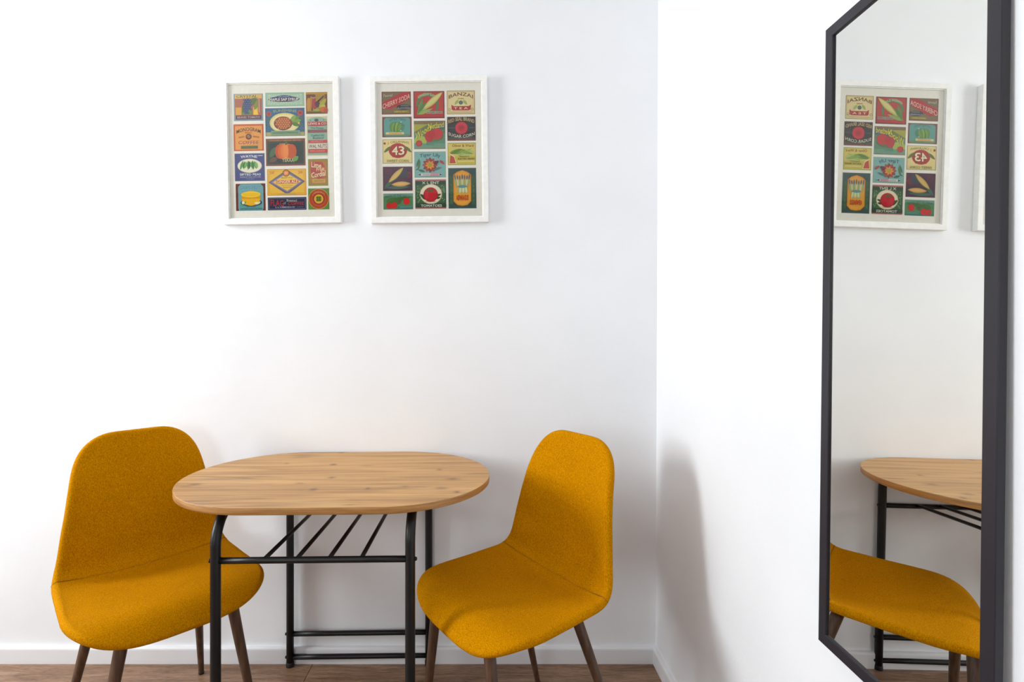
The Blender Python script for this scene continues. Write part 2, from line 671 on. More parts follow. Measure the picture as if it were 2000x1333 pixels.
def rail(y, z, r):
    o = tube("rail", [(-TW, y, z), (-TW / 2, y, z), (0, y, z), (TW / 2, y, z), (TW, y, z)], r, M_BLACK, table, 14)
    for s in (-1, 1):
        x = s * (TW + LR - 0.001)
        V, F = tube_geo([(x, y, z), (x + s * 0.0035, y, z), (x + s * 0.005, y, z), (x + s * 0.0058, y, z)], [0.0052, 0.005, 0.0038, 0.0015], 12)
        b_ = mesh_obj("bolt", V, F, M_BLACK, o, smooth=True)
        fix_normals(b_)
    return o


ZRF, ZRB = 0.606, 0.581
rail(TDF, ZRF, 0.0083)
rail(TDB, ZRB, 0.0083)
rail(TDB, 0.1136, 0.0088)
rail(TDB, 0.0318, 0.0088)
for x in (-0.121, -0.0405, 0.0405, 0.121):
    zz = 0.004
    tube("shelf_bar", [(x, TDF, ZRF + zz), (x, (TDF + TDB) / 2, (ZRF + ZRB) / 2 + zz), (x, TDB, ZRB + zz)], 0.0056, M_BLACK, table, 12)

# ------------------------------------------------------------------ chairs
Q = dict(z0=0.4505, yf=0.1925, Ls=0.3247, alpha=0.0439, Rb=0.1015, beta=0.1731, Lb=0.3334, kf=2.5236, kb=0.0733,
         Wf=0.2572, Wm=0.2324, Ws=0.2173, Wl=0.1961, Wh=0.1749, Wt=0.1867, wm=0.010, ws=0.0332, wl=0.0372, wh=0.0348,
         wt=0.0187, Rf=0.234, Rt=0.1927, us=0.386, usc=-0.0115, r=0.0125, vf=0.0382, kef=3.0542, vt=0.2955, ket=2.2388)


def interp(xs, ys, x):
    xs = np.asarray(xs, float)
    ys = np.asarray(ys, float)
    mm = np.gradient(ys, xs)
    i = np.clip(np.searchsorted(xs, x) - 1, 0, len(xs) - 2)
    h = xs[i + 1] - xs[i]
    t = np.clip((x - xs[i]) / h, 0, 1)
    return (ys[i] * (2 * t**3 - 3 * t**2 + 1) + h * mm[i] * (t**3 - 2 * t**2 + t)
            + ys[i + 1] * (-2 * t**3 + 3 * t**2) + h * mm[i + 1] * (t**3 - t**2))


ARC = Q['Rb'] * (math.pi / 2 + Q['alpha'] - Q['beta'])
SL = Q['Ls'] + ARC + Q['Lb']


def _profile_table():
    s = np.linspace(0, SL, 800)
    ds = s[1] - s[0]
    a0, a1 = -Q['alpha'], math.pi / 2 - Q['beta']
    k = np.clip((s - Q['Ls']) / ARC, 0, 1)
    k = k * k * (3 - 2 * k) * .5 + k * .5
    ang = a0 + (a1 - a0) * k
    d = np.clip(.12 - s, 0, None)
    ang = ang + Q['kf'] * d * 4 * d / .12
    t = np.clip((s - (Q['Ls'] + ARC)) / Q['Lb'], 0, 1)
    ang = ang + Q['kb'] * t * t * .5
    ker = np.exp(-np.linspace(-2, 2, 61) ** 2)
    ang = np.convolve(np.pad(ang, 30, mode='edge'), ker / ker.sum(), mode='valid')
    a = (ang[1:] + ang[:-1]) / 2
    y = np.r_[0, np.cumsum(-np.cos(a) * ds)] + Q['yf']
    z = np.r_[0, np.cumsum(np.sin(a) * ds)]
    z = z - np.interp(.15, s, z) + Q['z0']
    return s, y, z, ang


_PT = _profile_table()


def place(U, V):
    s, y, z, ang = _PT
    u = np.clip(U.ravel(), 0, SL)
    v = V.ravel()
    yy, zz, aa = np.interp(u, s, y), np.interp(u, s, z), np.interp(u, s, ang)
    A = [0, .5 * Q['Ls'], Q['Ls'] + .4 * ARC, Q['Ls'] + ARC + .15 * Q['Lb'], Q['Ls'] + ARC + .6 * Q['Lb'], SL]
    W = interp(A, [Q['Wf'], Q['Wm'], Q['Ws'], Q['Wl'], Q['Wh'], Q['Wt']], u)
    w = interp(A, [0, Q['wm'], Q['ws'], Q['wl'], Q['wh'], Q['wt']], u)
    off = w * np.abs(v) ** 2.2
    return np.c_[v * W, yy + np.sin(aa) * off, zz + np.cos(aa) * off].reshape(U.shape + (3,))


def normals(U, V):
    e = 1e-3
    du = place(np.clip(U + e, 0, SL), V) - place(np.clip(U - e, 0, SL), V)
    dv = place(U, V + e) - place(U, V - e)
    n = np.cross(dv, du)
    n = n / np.linalg.norm(n, axis=-1)[..., None]
    # seat normals point up, back normals point forward
    return np.where((n[..., 2:3] + n[..., 1:2]) < 0, -n, n)


def ends(v, R, vc, k):
    e = np.clip((np.abs(v) - vc) / (1 - vc), 0, 1)
    return R * (1 - (1 - e**k) ** (1 / k))


def chair_shell():
    nv, n1, n2 = 45, 30, 34
    w = np.linspace(-1, 1, nv)
    v = np.sign(w) * (1 - (1 - np.abs(w)) ** 2.6)
    v = 0.35 * w + 0.65 * v
    v = np.sign(v) * np.minimum(np.abs(v), 1)
    v[0], v[-1] = -1, 1
    us = Q['us'] + Q['usc'] * v**2
    uf, ub = ends(v, Q['Rf'], Q['vf'], Q['kef']), SL - ends(v, Q['Rt'], Q['vt'], Q['ket'])
    t1 = np.linspace(0, 1, n1)
    t1 = t1 ** 0.9
    t2 = np.linspace(0, 1, n2)
    out = []
    for part in ('seat', 'backrest'):
        if part == 'seat':
            U = uf + (us - uf) * t1[:, None]
        else:
            U = us + (ub - us) * t2[:, None]
        # extra rows hugging the seam so the crease stays crisp
        k = 0.0035
        if part == 'seat':
            U = np.insert(U, len(U) - 1, us - k, axis=0)
        else:
            U = np.insert(U, 1, us + k, axis=0)
        Vv = np.broadcast_to(v, U.shape)
        P = place(U, Vv)
        N = normals(U, Vv)
        r = np.full(U.shape, Q['r'])
        # depth inside the outline, for a softly padded middle
        inner = np.minimum.reduce([np.clip((1 - np.abs(Vv)) * 0.2 / 0.07, 0, 1), np.clip((U - uf) / 0.07, 0, 1), np.clip((ub - U) / 0.07, 0, 1)])
        inner = inner * inner * (3 - 2 * inner)
        top = r + 0.003 * inner
        seam_row = -1 if part == 'seat' else 0
        top[seam_row] -= 0.0026
        bot = r + (0.012 if part == 'seat' else 0.004) * inner
        bot[seam_row] = bot[seam_row] - 0.001
        n_r, n_c = U.shape
        top_v = P + N * top[..., None]
        bot_v = P - N * bot[..., None]
        V = np.concatenate([top_v.reshape(-1, 3), bot_v.reshape(-1, 3)])
        F = []
        idx = lambda i, j, o=0: o + i * n_c + j
        nb = n_r * n_c
        for i in range(n_r - 1):
            for j in range(n_c - 1):
                F.append((idx(i, j), idx(i, j + 1), idx(i + 1, j + 1), idx(i + 1, j)))
                F.append((idx(i, j, nb), idx(i + 1, j, nb), idx(i + 1, j + 1, nb), idx(i, j + 1, nb)))
        # outer boundary (open at the seam)
        if part == 'seat':
            loop = [(i, 0) for i in range(n_r - 1, -1, -1)] + [(0, j) for j in range(1, n_c)] + [(i, n_c - 1) for i in range(1, n_r)]
        else:
            loop = [(i, 0) for i in range(n_r)] + [(n_r - 1, j) for j in range(1, n_c)] + [(i, n_c - 1) for i in range(n_r - 2, -1, -1)]
        L = np.array([P[i, j] for i, j in loop])
        NL = np.array([N[i, j] for i, j in loop])
        T = np.gradient(L, axis=0)
        T /= np.linalg.norm(T, axis=1)[:, None] + 1e-9
        B = np.cross(T, NL)
        B /= np.linalg.norm(B, axis=1)[:, None] + 1e-9
        mid = P[n_r // 2, n_c // 2]
        sgn = np.sign(((L - mid) * B).sum(1).mean())
        B *= sgn
        # smooth the outward directions a little
        for _ in range(3):
            B[1:-1] = (B[:-2] + 2 * B[1:-1] + B[2:]) / 4
            B /= np.linalg.norm(B, axis=1)[:, None]
        rt = np.array([top[i, j] for i, j in loop])
        rb = np.array([bot[i, j] for i, j in loop])
        prev = [idx(i, j) for i, j in loop]
        K = 8
        extra = []
        base = len(V)
        for k_ in range(1, K):
            a = math.pi / 2 - math.pi * k_ / K
            rr = rt if a >= 0 else rb
            ring = L + Q['r'] * math.cos(a) * B + (rr * math.sin(a))[:, None] * NL
            cur = [base + len(extra) + q for q in range(len(L))]
            extra += list(ring)
            F += [(prev[q], prev[q + 1], cur[q + 1], cur[q]) for q in range(len(L) - 1)]
            prev = cur
        cur = [idx(i, j, nb) for i, j in loop]
        F += [(prev[q], prev[q + 1], cur[q + 1], cur[q]) for q in range(len(L) - 1)]
        V = np.concatenate([V, np.array(extra)])
        o = mesh_obj(part, V, F, M_FAB, None, smooth=True)
        fix_normals(o)
        out.append(o)
    # stitched seam thread
    vv = np.linspace(-1, 1, 60)
    U = Q['us'] + Q['usc'] * vv**2
    S0, N0 = place(U, vv), normals(U, vv)
    P = S0 + N0 * (Q['r'] + 0.0002)
    rim = []
    for k in (0, -1):
        out_ = S0[k] - S0[1 if k == 0 else -2]
        out_ = out_ - N0[k] * (out_ @ N0[k])
        out_ /= np.linalg.norm(out_)
        rim.append([S0[k] + (Q['r'] + 0.0002) * (math.cos(a) * N0[k] + math.sin(a) * out_) for a in np.linspace(0.3, 2.2, 8)])
    P = np.array(rim[0][::-1] + list(P) + rim[1])
    out.append(tube("seam", P, 0.0009, M_SEAM, None, 8))
    return out


def make_chair():
    root = empty("dining_chair")
    seat, back, seam = chair_shell()
    for o in (seat, back):
        o.parent = root
    seam.parent = seat
    xt, yft, yrt, xbf, xbr, yfb, yrb = 0.1295, 0.149, -0.1291, 0.2059, 0.19, 0.1527, -0.2667
    zt = 0.425
    tops = []
    for sx in (-1, 1):
        for (yt, xb, yb) in ((yft, xbf, yfb), (yrt, xbr, yrb)):
            T, B = np.array([sx * xt, yt, zt]), np.array([sx * xb, yb, 0.0])
            ts = [0, .04, .3, .6, .97, 1]
            rad = [0.0155, 0.0155, 0.0140, 0.0118, 0.0088, 0.0084]
            path = [T + (B - T) * t for t in ts]
            leg = tube("leg", path, rad, M_LEG, root, 18)
            d = (B - T) / np.linalg.norm(B - T)
            pad = tube("foot_pad", [B - d * 0.010, B - d * 0.002, B], [0.0092, 0.0092, 0.008], M_PLASTIC, leg, 14)
            tops.append(T)
    # steel under-frame carrying the legs
    for a, b in ((0, 3), (2, 1)):
        A, Bq = tops[a], tops[b]
        tube("under_frame", [A, A * 0.75 + Bq * 0.25, (A + Bq) / 2, A * 0.25 + Bq * 0.75, Bq], 0.0105, M_LEG, root, 12)
    return root


def copy_tree(o, parent=None):
    c = o.copy()
    COL.objects.link(c)
    if parent:
        c.parent = parent
    for ch in list(o.children):
        copy_tree(ch, c)
    return c


chair_l = make_chair()
chair_r = copy_tree(chair_l)


def pose_chair(o, x, y, ph):
    # local +y faces forward: world forward = (sin ph, -cos ph)
    o.location = (x, y, 0)
    o.rotation_euler = (0, 0, math.pi + ph)


pose_chair(chair_l, -0.9264, 1.5465, 0.8081)
pose_chair(chair_r, 0.0521, 1.5091, -0.9772)
tag(chair_l, "mustard fabric dining chair turned towards the table at its left end", "chair", "mustard dining chairs")
tag(chair_r, "mustard fabric dining chair right of the table nearest the wall corner", "chair", "mustard dining chairs")


# ------------------------------------------------------------------ framed things
def rail_loop(w, h, section, names, mat, parent):
    """four mitred rails; section = [(inward, height)...] closed; local plane XY, +Z towards the room"""
    cx, cy = w / 2, h / 2
    corners = [(-cx, -cy), (cx, -cy), (cx, cy), (-cx, cy)]
    diag = [(1, 1), (-1, 1), (-1, -1), (1, -1)]
    n = len(section)
    for k in range(4):
        a, b = k, (k + 1) % 4
        V = []
        for c in (a, b):
            for ins, z in section:
                V.append((corners[c][0] + diag[c][0] * ins, corners[c][1] + diag[c][1] * ins, z))
        F = [(i, (i + 1) % n, n + (i + 1) % n, n + i) for i in range(n)] + [tuple(range(n)), tuple(range(2 * n - 1, n - 1, -1))]
        o = mesh_obj("frame_rail", V, F, mat, parent)
        fix_normals(o)


# ---- print drawing: every label is drawn in a unit square and scaled to its size
_textcache = {}


def text_geo(s, bold):
    key = (s, bold)
    if key not in _textcache:
        cu = bpy.data.curves.new("t", 'FONT')
        cu.body = s
        cu.resolution_u = 2
        cu.offset = bold
        ob = bpy.data.objects.new("t", cu)
        me = ob.to_mesh()
        V = np.array([v.co[:2] for v in me.vertices]).reshape(-1, 2)
        F = [tuple(p_.vertices) for p_ in me.polygons]
        ob.to_mesh_clear()
        bpy.data.objects.remove(ob)
        bpy.data.curves.remove(cu)
        lo, hi = V.min(0), V.max(0)
        _textcache[key] = ((V - lo) / (hi - lo), F)
    return _textcache[key]


class Tile:
    def __init__(s, w, h):
        s.w, s.h, s.V, s.F, s.M, s.mats, s.z = w, h, [], [], [], [], 0.0002

    def add(s, pts, faces, c):
        mt = ink(c)
        if mt not in s.mats:
            s.mats.append(mt)
        mi = s.mats.index(mt)
        o = len(s.V)
        s.V += [((x - .5) * s.w, (y - .5) * s.h, s.z) for x, y in pts]
        s.F += [tuple(o + i for i in f) for f in faces]
        s.M += [mi] * len(faces)
        s.z += 0.00006
        return s

    def P(s, pts, c):
        return s.add(pts, [tuple(range(len(pts)))], c)

    def R(s, x0, y0, x1, y1, c):
        return s.P([(x0, y0), (x1, y0), (x1, y1), (x0, y1)], c)

    def E(s, cx, cy, rx, ry, c, n=28, a0=0, a1=2 * math.pi):
        k = np.linspace(a0, a1, n, endpoint=abs(a1 - a0) < 6.28)
        return s.P([(cx + rx * math.cos(a), cy + ry * math.sin(a)) for a in k], c)

    def C(s, cx, cy, r, c):            # true circle, r in widths
        return s.E(cx, cy, r, r * s.w / s.h, c)

    def B(s, ins, t, c):               # border lines, in widths
        ky = s.w / s.h
        s.R(ins, ins * ky, 1 - ins, (ins + t) * ky, c)
        s.R(ins, 1 - (ins + t) * ky, 1 - ins, 1 - ins * ky, c)
        s.R(ins, ins * ky, ins + t, 1 - ins * ky, c)
        return s.R(1 - ins - t, ins * ky, 1 - ins, 1 - ins * ky, c)

    def L(s, x0, y0, x1, y1, wd, c, n=10):   # leaf / lens
        k = s.h / s.w
        d = np.array([x1 - x0, (y1 - y0) * k])
        q = np.array([-d[1], d[0]]) / np.linalg.norm(d)
        t = np.linspace(0, 1, n)
        up = [(x0 + d[0] * a + q[0] * wd * math.sin(math.pi * a) ** .8, y0 + (d[1] * a + q[1] * wd * math.sin(math.pi * a) ** .8) / k) for a in t]
        dn = [(x0 + d[0] * a - q[0] * wd * math.sin(math.pi * a) ** .8, y0 + (d[1] * a - q[1] * wd * math.sin(math.pi * a) ** .8) / k) for a in t[::-1][1:-1]]
        return s.P(up + dn, c)

    def D(s, pts, r, c):               # many dots on one layer
        for (x, y) in pts:
            z = s.z
            s.E(x, y, r, r * s.w / s.h, c, 8)
            s.z = z
        s.z += 0.00006
        return s

    def T(s, txt, cx, cy, w, h, c, arc=0.0, slope=0.0, bold=0.012, shade=None):
        if shade:
            s.T(txt, cx + .012, cy - .014, w, h, shade, arc, slope, bold)
        V, F = text_geo(txt, bold)
        X = cx + (V[:, 0] - .5) * w
        Y = cy + (V[:, 1] - .5) * h + arc * (1 - ((V[:, 0] - .5) * 2) ** 2) - arc * .5 + slope * (V[:, 0] - .5) * w
        return s.add(list(zip(X, Y)), F, c)

    def build(s, name, parent, loc, label):
        o = mesh_obj(name, s.V, s.F, None, parent)
        for mt in s.mats:
            o.data.materials.append(mt)
        o.data.polygons.foreach_set('material_index', s.M)
        o.location = loc
        o["label"] = label
        return o


CRE, DK, RED, GRN, TEA, NAV, YEL, ORA = 'EBDDB0', '2A2620', 'B32A2C', '4E7A3A', '5E9E94', '2B3A63', 'E3B53A', 'D9772E'


def d_crystal(t):
    t.R(0, 0, 1, 1, '8FA3A8').R(.03, .03, .97, .97, '7D8FA0').R(.04, .2, .96, .97, 'B06A55').R(.04, .82, .96, .97, 'E2B25E')
    t.R(.06, .22, .26, .5, 'E0A23C').R(.66, .22, .82, .5, 'E6B836').R(.26, .22, .62, .42, '6E8A4C')
    t.P([(.66, .22), (.84, .22), (.75, .46)], 'F0C83C').L(.3, .3, .5, .85, .1, '4F6B3A').L(.45, .55, .8, .85, .1, '5B7440').L(.7, .4, .84, .75, .07, '7C8A3A')
    for c, r in (('3A4472', .042), ('7C86B8', .016)):
        t.D([(.36 + .085 * i + (.04 if j % 2 else 0), .78 - j * .07) for j in range(8) for i in range(3 if j < 6 else 2)], r, c)
    t.R(.07, .06, .93, .2, '5E3A52').T("CRYSTAL", .46, .895, .72, .1, '4A5A2A', shade='F3E3A0')
    t.T("BRAND TOMATO", .5, .13, .76, .08, 'C9A6A6').R(.84, .3, .9, .8, 'C08A7A')


def d_monogram(t):
    t.R(0, 0, 1, 1, 'D2693A').R(.05, .05, .95, .93, 'E79B4A').B(.02, .018, 'C2503A')
    t.T("MONOGRAM", .5, .76, .8, .14, '4A3A2E', arc=.1).T("BRAND", .5, .68, .24, .05, 'B5532E')
    t.C(.5, .53, .1, '6A4A3A').D([(.47, .55), (.53, .52), (.5, .5), (.5, .57)], .02, 'C98A50')
    t.T("HIGH", .26, .52, .18, .055, '7A4A30', slope=.2).T("GRADE", .75, .52, .2, .055, '7A4A30', slope=-.2)
    t.T("COFFEE", .5, .31, .68, .13, 'A83A2A', shade='F3CF8A').R(.24, .08, .8, .19, '5F6B4C')


def d_wayne(t):
    t.R(0, 0, 1, 1, '4A5388').B(.0, .02, '6A5A70').R(.03, .03, .97, .95, '454F86')
    t.T("WAYNE", .48, .885, .56, .1, 'E8E6E0', arc=.02).R(.78, .9, .94, .925, 'D8D6DA')
    t.E(.5, .55, .41, .255, 'CFC3A8').E(.5, .55, .39, .235, 'EDE8D2')
    for i, (a, c) in enumerate(((.2, '5E9A50'), (.28, '3F7A40'), (.36, '72AE5C'), (.44, '4A8A48'), (.5, '2F6438'), (.57, '6AA458'), (.64, '3C7A42'), (.72, '5E9A50'), (.78, '86B66A'))):
        t.L(a - .02 + .03 * (i % 2), .4 + .03 * ((i * 7) % 3), .5 + (a - .5) * .7, .74 - .02 * (i % 3), .045, c)
    t.D([(.32, .45), (.42, .4), (.55, .42), (.66, .47)], .02, 'C8D890')
    t.T("SIFTED PEAS", .52, .235, .7, .08, 'ECEAE6').T("PACKED BY HAND WITH CARE", .52, .14, .7, .04, 'B9BBD0').T("THE BEST", .52, .075, .28, .03, 'A0A4C0')


def d_grapefruit(t):
    t.R(0, 0, 1, 1, '6B2E26').P([(.1, .0), (.9, 0), (.93, .1), (.93, .88), (.85, .98), (.17, .98), (.08, .88), (.08, .1)], '6FA6AC').R(.12, .02, .88, .3, '5C9C98')
    t.T("GRAPE FRUIT", .51, .84, .7, .12, '3C7FA4', shade='9CC8CC').E(.52, .3, .36, .14, '24405A').E(.52, .31, .31, .11, 'C8D4CC')
    t.E(.51, .46, .32, .28, 'DB9A12').E(.51, .44, .3, .24, 'EAB414', a0=math.pi, a1=2 * math.pi).E(.51, .6, .33, .11, 'F4CE3A').E(.51, .6, .28, .075, 'F0C028')
    t.L(.2, .22, .34, .34, .04, '4E8A44').E(.72, .28, .09, .04, 'EDE3B8').C(.25, .3, .05, 'E9E6C8')
    t.T("FLORIDA", .52, .15, .3, .04, '2B5C78').T("GROWN AND PACKED", .52, .07, .74, .05, '27607C')


def d_maple(t):
    t.R(0, 0, 1, 1, '9DBBA0').R(.02, .06, .98, .94, 'A9C8AC').B(.03, .008, '7C9E84')
    t.D([(random.uniform(.05, .95), random.choice((random.uniform(.1, .3), random.uniform(.7, .9)))) for _ in range(50)], .012, 'C4DCC2')
    t.E(.48, .52, .4, .2, '6A4456').E(.48, .56, .37, .17, '33406A').E(.48, .68, .2, .12, '33406A')
    t.T("PURE CANADIAN", .48, .7, .28, .09, 'A8B0C8').T("MAPLE SAP SYRUP", .48, .5, .74, .2, 'F0ECE4', shade='2A2430')


def d_sunshine(t):
    t.R(0, 0, 1, 1, '2F6690').R(0, 0, 1, .14, 'B0A56A').C(.09, .8, .07, 'B05048').C(.89, .82, .075, 'B8443E').C(.89, .82, .03, '7A2A38').C(.09, .8, .03, '8A4A3A')
    t.D([(random.choice((random.uniform(.02, .12), random.uniform(.88, .97))), random.uniform(.2, .7)) for _ in range(26)], .018, '3F7A5A')
    t.D([(random.choice((random.uniform(.02, .12), random.uniform(.88, .97))), random.uniform(.2, .65)) for _ in range(12)], .013, 'A0586A')
    t.T("SUNSHINE", .5, .9, .6, .1, '9FA86A', arc=.03).E(.49, .47, .385, .36, 'D9C877').E(.49, .46, .35, .32, 'E9DBA0')
    t.L(.66, .5, .88, .72, .05, '6A8A3C').L(.66, .48, .92, .56, .05, '7C9C48').L(.66, .46, .88, .36, .05, '5A7C38').L(.64, .52, .78, .74, .05, '86A850')
    t.E(.45, .45, .235, .25, '7A3A34').E(.46, .47, .2, .22, 'A8522E')
    t.D([(.27 + .062 * i + (.03 if j % 2 else 0), .28 + .065 * j) for j in range(6) for i in range(6) if ((.27 + .062 * i - .45) / .2) ** 2 + ((.28 + .065 * j - .45) / .22) ** 2 < 1], .017, 'DDA050')
    t.R(.14, .03, .88, .19, '7FA07C').B(.0, .008, '28485C').T("HAWAIIAN PINEAPPLE", .51, .11, .64, .055, '3F6A52')


def d_pumpkin(t):
    t.R(0, 0, 1, 1, '7A4A38').R(.04, .06, .96, .9, '35443A').R(.1, .1, .9, .82, '2A3A38').T("GOLDEN PUMPKIN BRAND", .5, .93, .8, .05, 'C9873C')
    t.T("ACME", .42, .79, .16, .07, 'B9B7A4').L(.1, .3, .26, .7, .07, '4B6A4C').L(.74, .2, .92, .6, .07, '24383A').L(.08, .15, .3, .3, .06, '6A4A3A')
    for i, c in enumerate(('C4521E', 'D9682A', 'E77B34', 'D9682A', 'C4521E')):
        t.E(.36 + .073 * i, .52, .13, .27 + .012 * (2 - abs(i - 2)), c)
    t.E(.505, .53, .07, .28, 'EC8A40').L(.5, .74, .54, .9, .03, '4C6A34')
    t.T("YERXA", .56, .2, .3, .14, 'C8C490', arc=.02, shade='3A2A20').L(.68, .16, .82, .34, .06, '6E9A48').R(.0, .0, 1, .05, '8A4A3A')


def d_ginger(t):
    t.R(0, 0, 1, 1, 'D69A34').R(.025, .035, .975, .965, 'EDBB3E').B(.05, .008, 'D8902E')
    t.T("SW", .13, .86, .12, .12, 'D27A30').T("SW", .86, .86, .12, .12, 'D27A30')
    t.P([(.03, .5), (.51, .03), (.97, .52), (.51, .97)], '6C6478').P([(.1, .5), (.51, .12), (.9, .515), (.51, .88)], '8E84A0').P([(.15, .5), (.51, .17), (.86, .515), (.51, .83)], 'F0C64C')
    t.C(.49, .84, .09, '7A4A2E').C(.49, .84, .07, 'E0803E').T("SW", .49, .84, .08, .1, 'F4D9A0').R(.3, .02, .72, .08, 'C9A866')
    t.T("BELFAST STYLE", .51, .66, .28, .05, '7A6A2E').R(.23, .44, .8, .58, 'D2602A').T("GINGER ALE", .515, .515, .54, .115, 'F8E6B8', shade='A8401E')
    t.T("A PURE AND REFRESHING", .51, .37, .3, .035, 'C07830').T("BEVERAGE", .51, .3, .2, .035, 'C07830')


def d_flag(t):
    t.R(0, 0, 1, 1, '23264A').B(.025, .007, '8C8FA8')
    t.T("FLAG", .24, .56, .34, .5, 'A8332C', slope=-.2, shade='4A2A3A').T("of", .44, .56, .06, .2, '9AA0A0').T("Boasted", .62, .75, .26, .2, 'A0B09A', slope=-.1)
    t.T("COFFEE", .73, .5, .42, .26, 'B8302E', shade='401A2A').T("E. A. CUMMINGS & CO", .45, .22, .5, .12, 'B8BCD0').R(.75, .2, .92, .24, '6A6E90')


def d_figure(t):
    t.R(0, 0, 1, 1, '8E6428').R(.05, .08, .95, .9, 'A8842E').R(0, .9, 1, 1, 'B98A28').P([(.05, .55), (.3, .9), (.05, .9)], '6A3A24').R(.88, .3, .97, .9, '7A4238')
    t.E(.13, .45, .09, .3, 'C88A3A').P([(.25, .25), (.5, .25), (.46, .72), (.31, .72)], 'A83A3C').C(.36, .78, .07, 'C89A78').E(.36, .83, .1, .07, '6A4258')
    t.P([(.42, .5), (.82, .84), (.86, .8), (.5, .44)], '3A3428').R(.27, .14, .31, .26, '3A2A28').R(.4, .14, .44, .26, '3A2A28').E(.55, .42, .12, .12, '5A3440')
    t.L(.6, .25, .95, .7, .1, 'A8A83C').L(.66, .2, .9, .4, .1, 'C8B83C').E(.8, .2, .16, .12, 'C8682C').E(.92, .16, .1, .12, 'B84E28').E(.5, .16, .14, .07, '9AA24A')
    t.T("DRESSING", .38, .075, .66, .07, '3A2620')


def d_walnuts(t):
    t.R(0, 0, 1, 1, 'E2D8A8').R(.06, .03, .97, .9, '8FB4A2').E(.515, .9, .455, .07, '8FB4A2').B(.05, .012, '9A8A70')
    t.E(.48, .9, .1, .035, '4A5560').C(.2, .895, .03, '6A7A70').C(.82, .9, .03, '6A7A70').R(.06, .77, .97, .86, 'C03A38').E(.515, .77, .45, .02, 'C03A38')
    t.T("LEWIS & CO", .515, .81, .84, .06, 'F0D8CC', shade='7A2020').T("The Finest", .5, .7, .62, .045, '2F6A50')
    t.R(.06, .585, .97, .66, '7C5A60').T("DIAMOND", .54, .625, .76, .05, 'C04A4A').T("California", .52, .52, .62, .05, '2F7A5C', slope=.02).T("Budded", .55, .45, .5, .045, '2F6A54')
    t.R(.08, .33, .97, .4, 'C8484A').T("QUALITY", .5, .365, .6, .035, 'E89A90').R(.08, .18, .97, .31, 'E4D4C0').T("WAL NUTS", .53, .245, .84, .09, '33302C').R(.08, .08, .97, .17, 'CC4440').T("FIRST CHOICE", .5, .125, .7, .035, 'EE9A80')


def d_lime(t):
    t.R(0, 0, 1, 1, '8A8A34').R(.08, .06, .94, .94, 'B2783E').P([(.12, .9), (.7, .9), (.92, .6), (.9, .3), (.5, .25), (.12, .5)], 'B4463C').E(.8, .5, .14, .2, 'C8644A')
    t.T("Lime", .42, .77, .5, .2, 'F2E4B4', slope=-.1, shade='7A2A20').T("Fruit", .62, .62, .4, .13, 'F0DCA0', slope=.05).T("Cordial", .52, .43, .72, .2, 'F2E4B4', slope=.12, shade='7A2A20')
    t.R(.2, .11, .86, .25, 'C9A244').T("DELICIOUS", .53, .18, .5, .06, '8A6020')


def d_clover(t):
    t.R(0, 0, 1, 1, '5C8A3A').C(.5, .5, .48, 'E2A25A').C(.5, .5, .46, 'B2421E').C(.5, .5, .33, 'C96A3A').C(.5, .5, .31, 'A8381C').C(.5, .5, .21, 'E8C04A').C(.5, .5, .18, 'D4A62E')
    t.T("CHOICE FRUIT", .5, .76, .6, .08, 'E09A60', arc=.14)
    for dx, dy in ((-.07, .07), (.07, .07), (-.07, -.07), (.07, -.07)):
        t.C(.5 + dx * .8, .5 + dy * .8, .065, '5A6E1E')


P1 = [((456.5, 183.1, 514, 236.3), d_crystal, "crystal label with blue grapes"), ((456.3, 242.5, 515, 295), d_monogram, "orange monogram coffee label"),
      ((458.5, 299.8, 516.9, 353.8), d_wayne, "navy sifted peas label"), ((460.6, 358.8, 518.5, 411.9), d_grapefruit, "teal grapefruit label"),
      ((518.1, 180.6, 594.4, 208.1), d_maple, "pale green maple sap syrup label"), ((518.5, 211.3, 595, 265.6), d_sunshine, "blue pineapple label"),
      ((519.4, 270.6, 596.3, 323.8), d_pumpkin, "dark pumpkin label"), ((521.9, 330, 598.1, 381.9), d_ginger, "yellow ginger ale label"),
      ((523.1, 385.6, 598.5, 410.4), d_flag, "navy flag coffee label"), ((597.3, 180, 639.4, 222.5), d_figure, "brown label with a figure among vegetables"),
      ((598.8, 226.9, 640, 305), d_walnuts, "tall green walnuts label"), ((601.9, 310.6, 640.6, 363.1), d_lime, "red lime fruit cordial label"),
      ((601.9, 368.1, 643.1, 409.4), d_clover, "round red clover label on green")]


def d_cherry(t):
    t.R(0, 0, 1, 1, '6A4A34').R(.02, .02, .98, .98, '7C6446').B(.02, .012, '8A3A34').P([(.03, .28), (.03, .52), (.72, .97), (.97, .97), (.97, .68), (.3, .22)], 'B4242E')
    t.T("CHERRY SODA", .5, .57, .94, .22, 'F0B8A8', slope=.5, shade='6A1A20').T("Flavored", .22, .83, .3, .14, 'C4BC9C', slope=.1, shade='2A2620')
    t.E(.76, .32, .25, .12, '2E2E34').T("ARTIFICIALLY", .8, .38, .3, .06, '8E9690').T("FLAVORED", .76, .27, .42, .06, 'A8A8B8').R(.4, .06, .96, .17, '8A7A24').T("LEMON MINT", .66, .115, .46, .06, 'C8B84A')


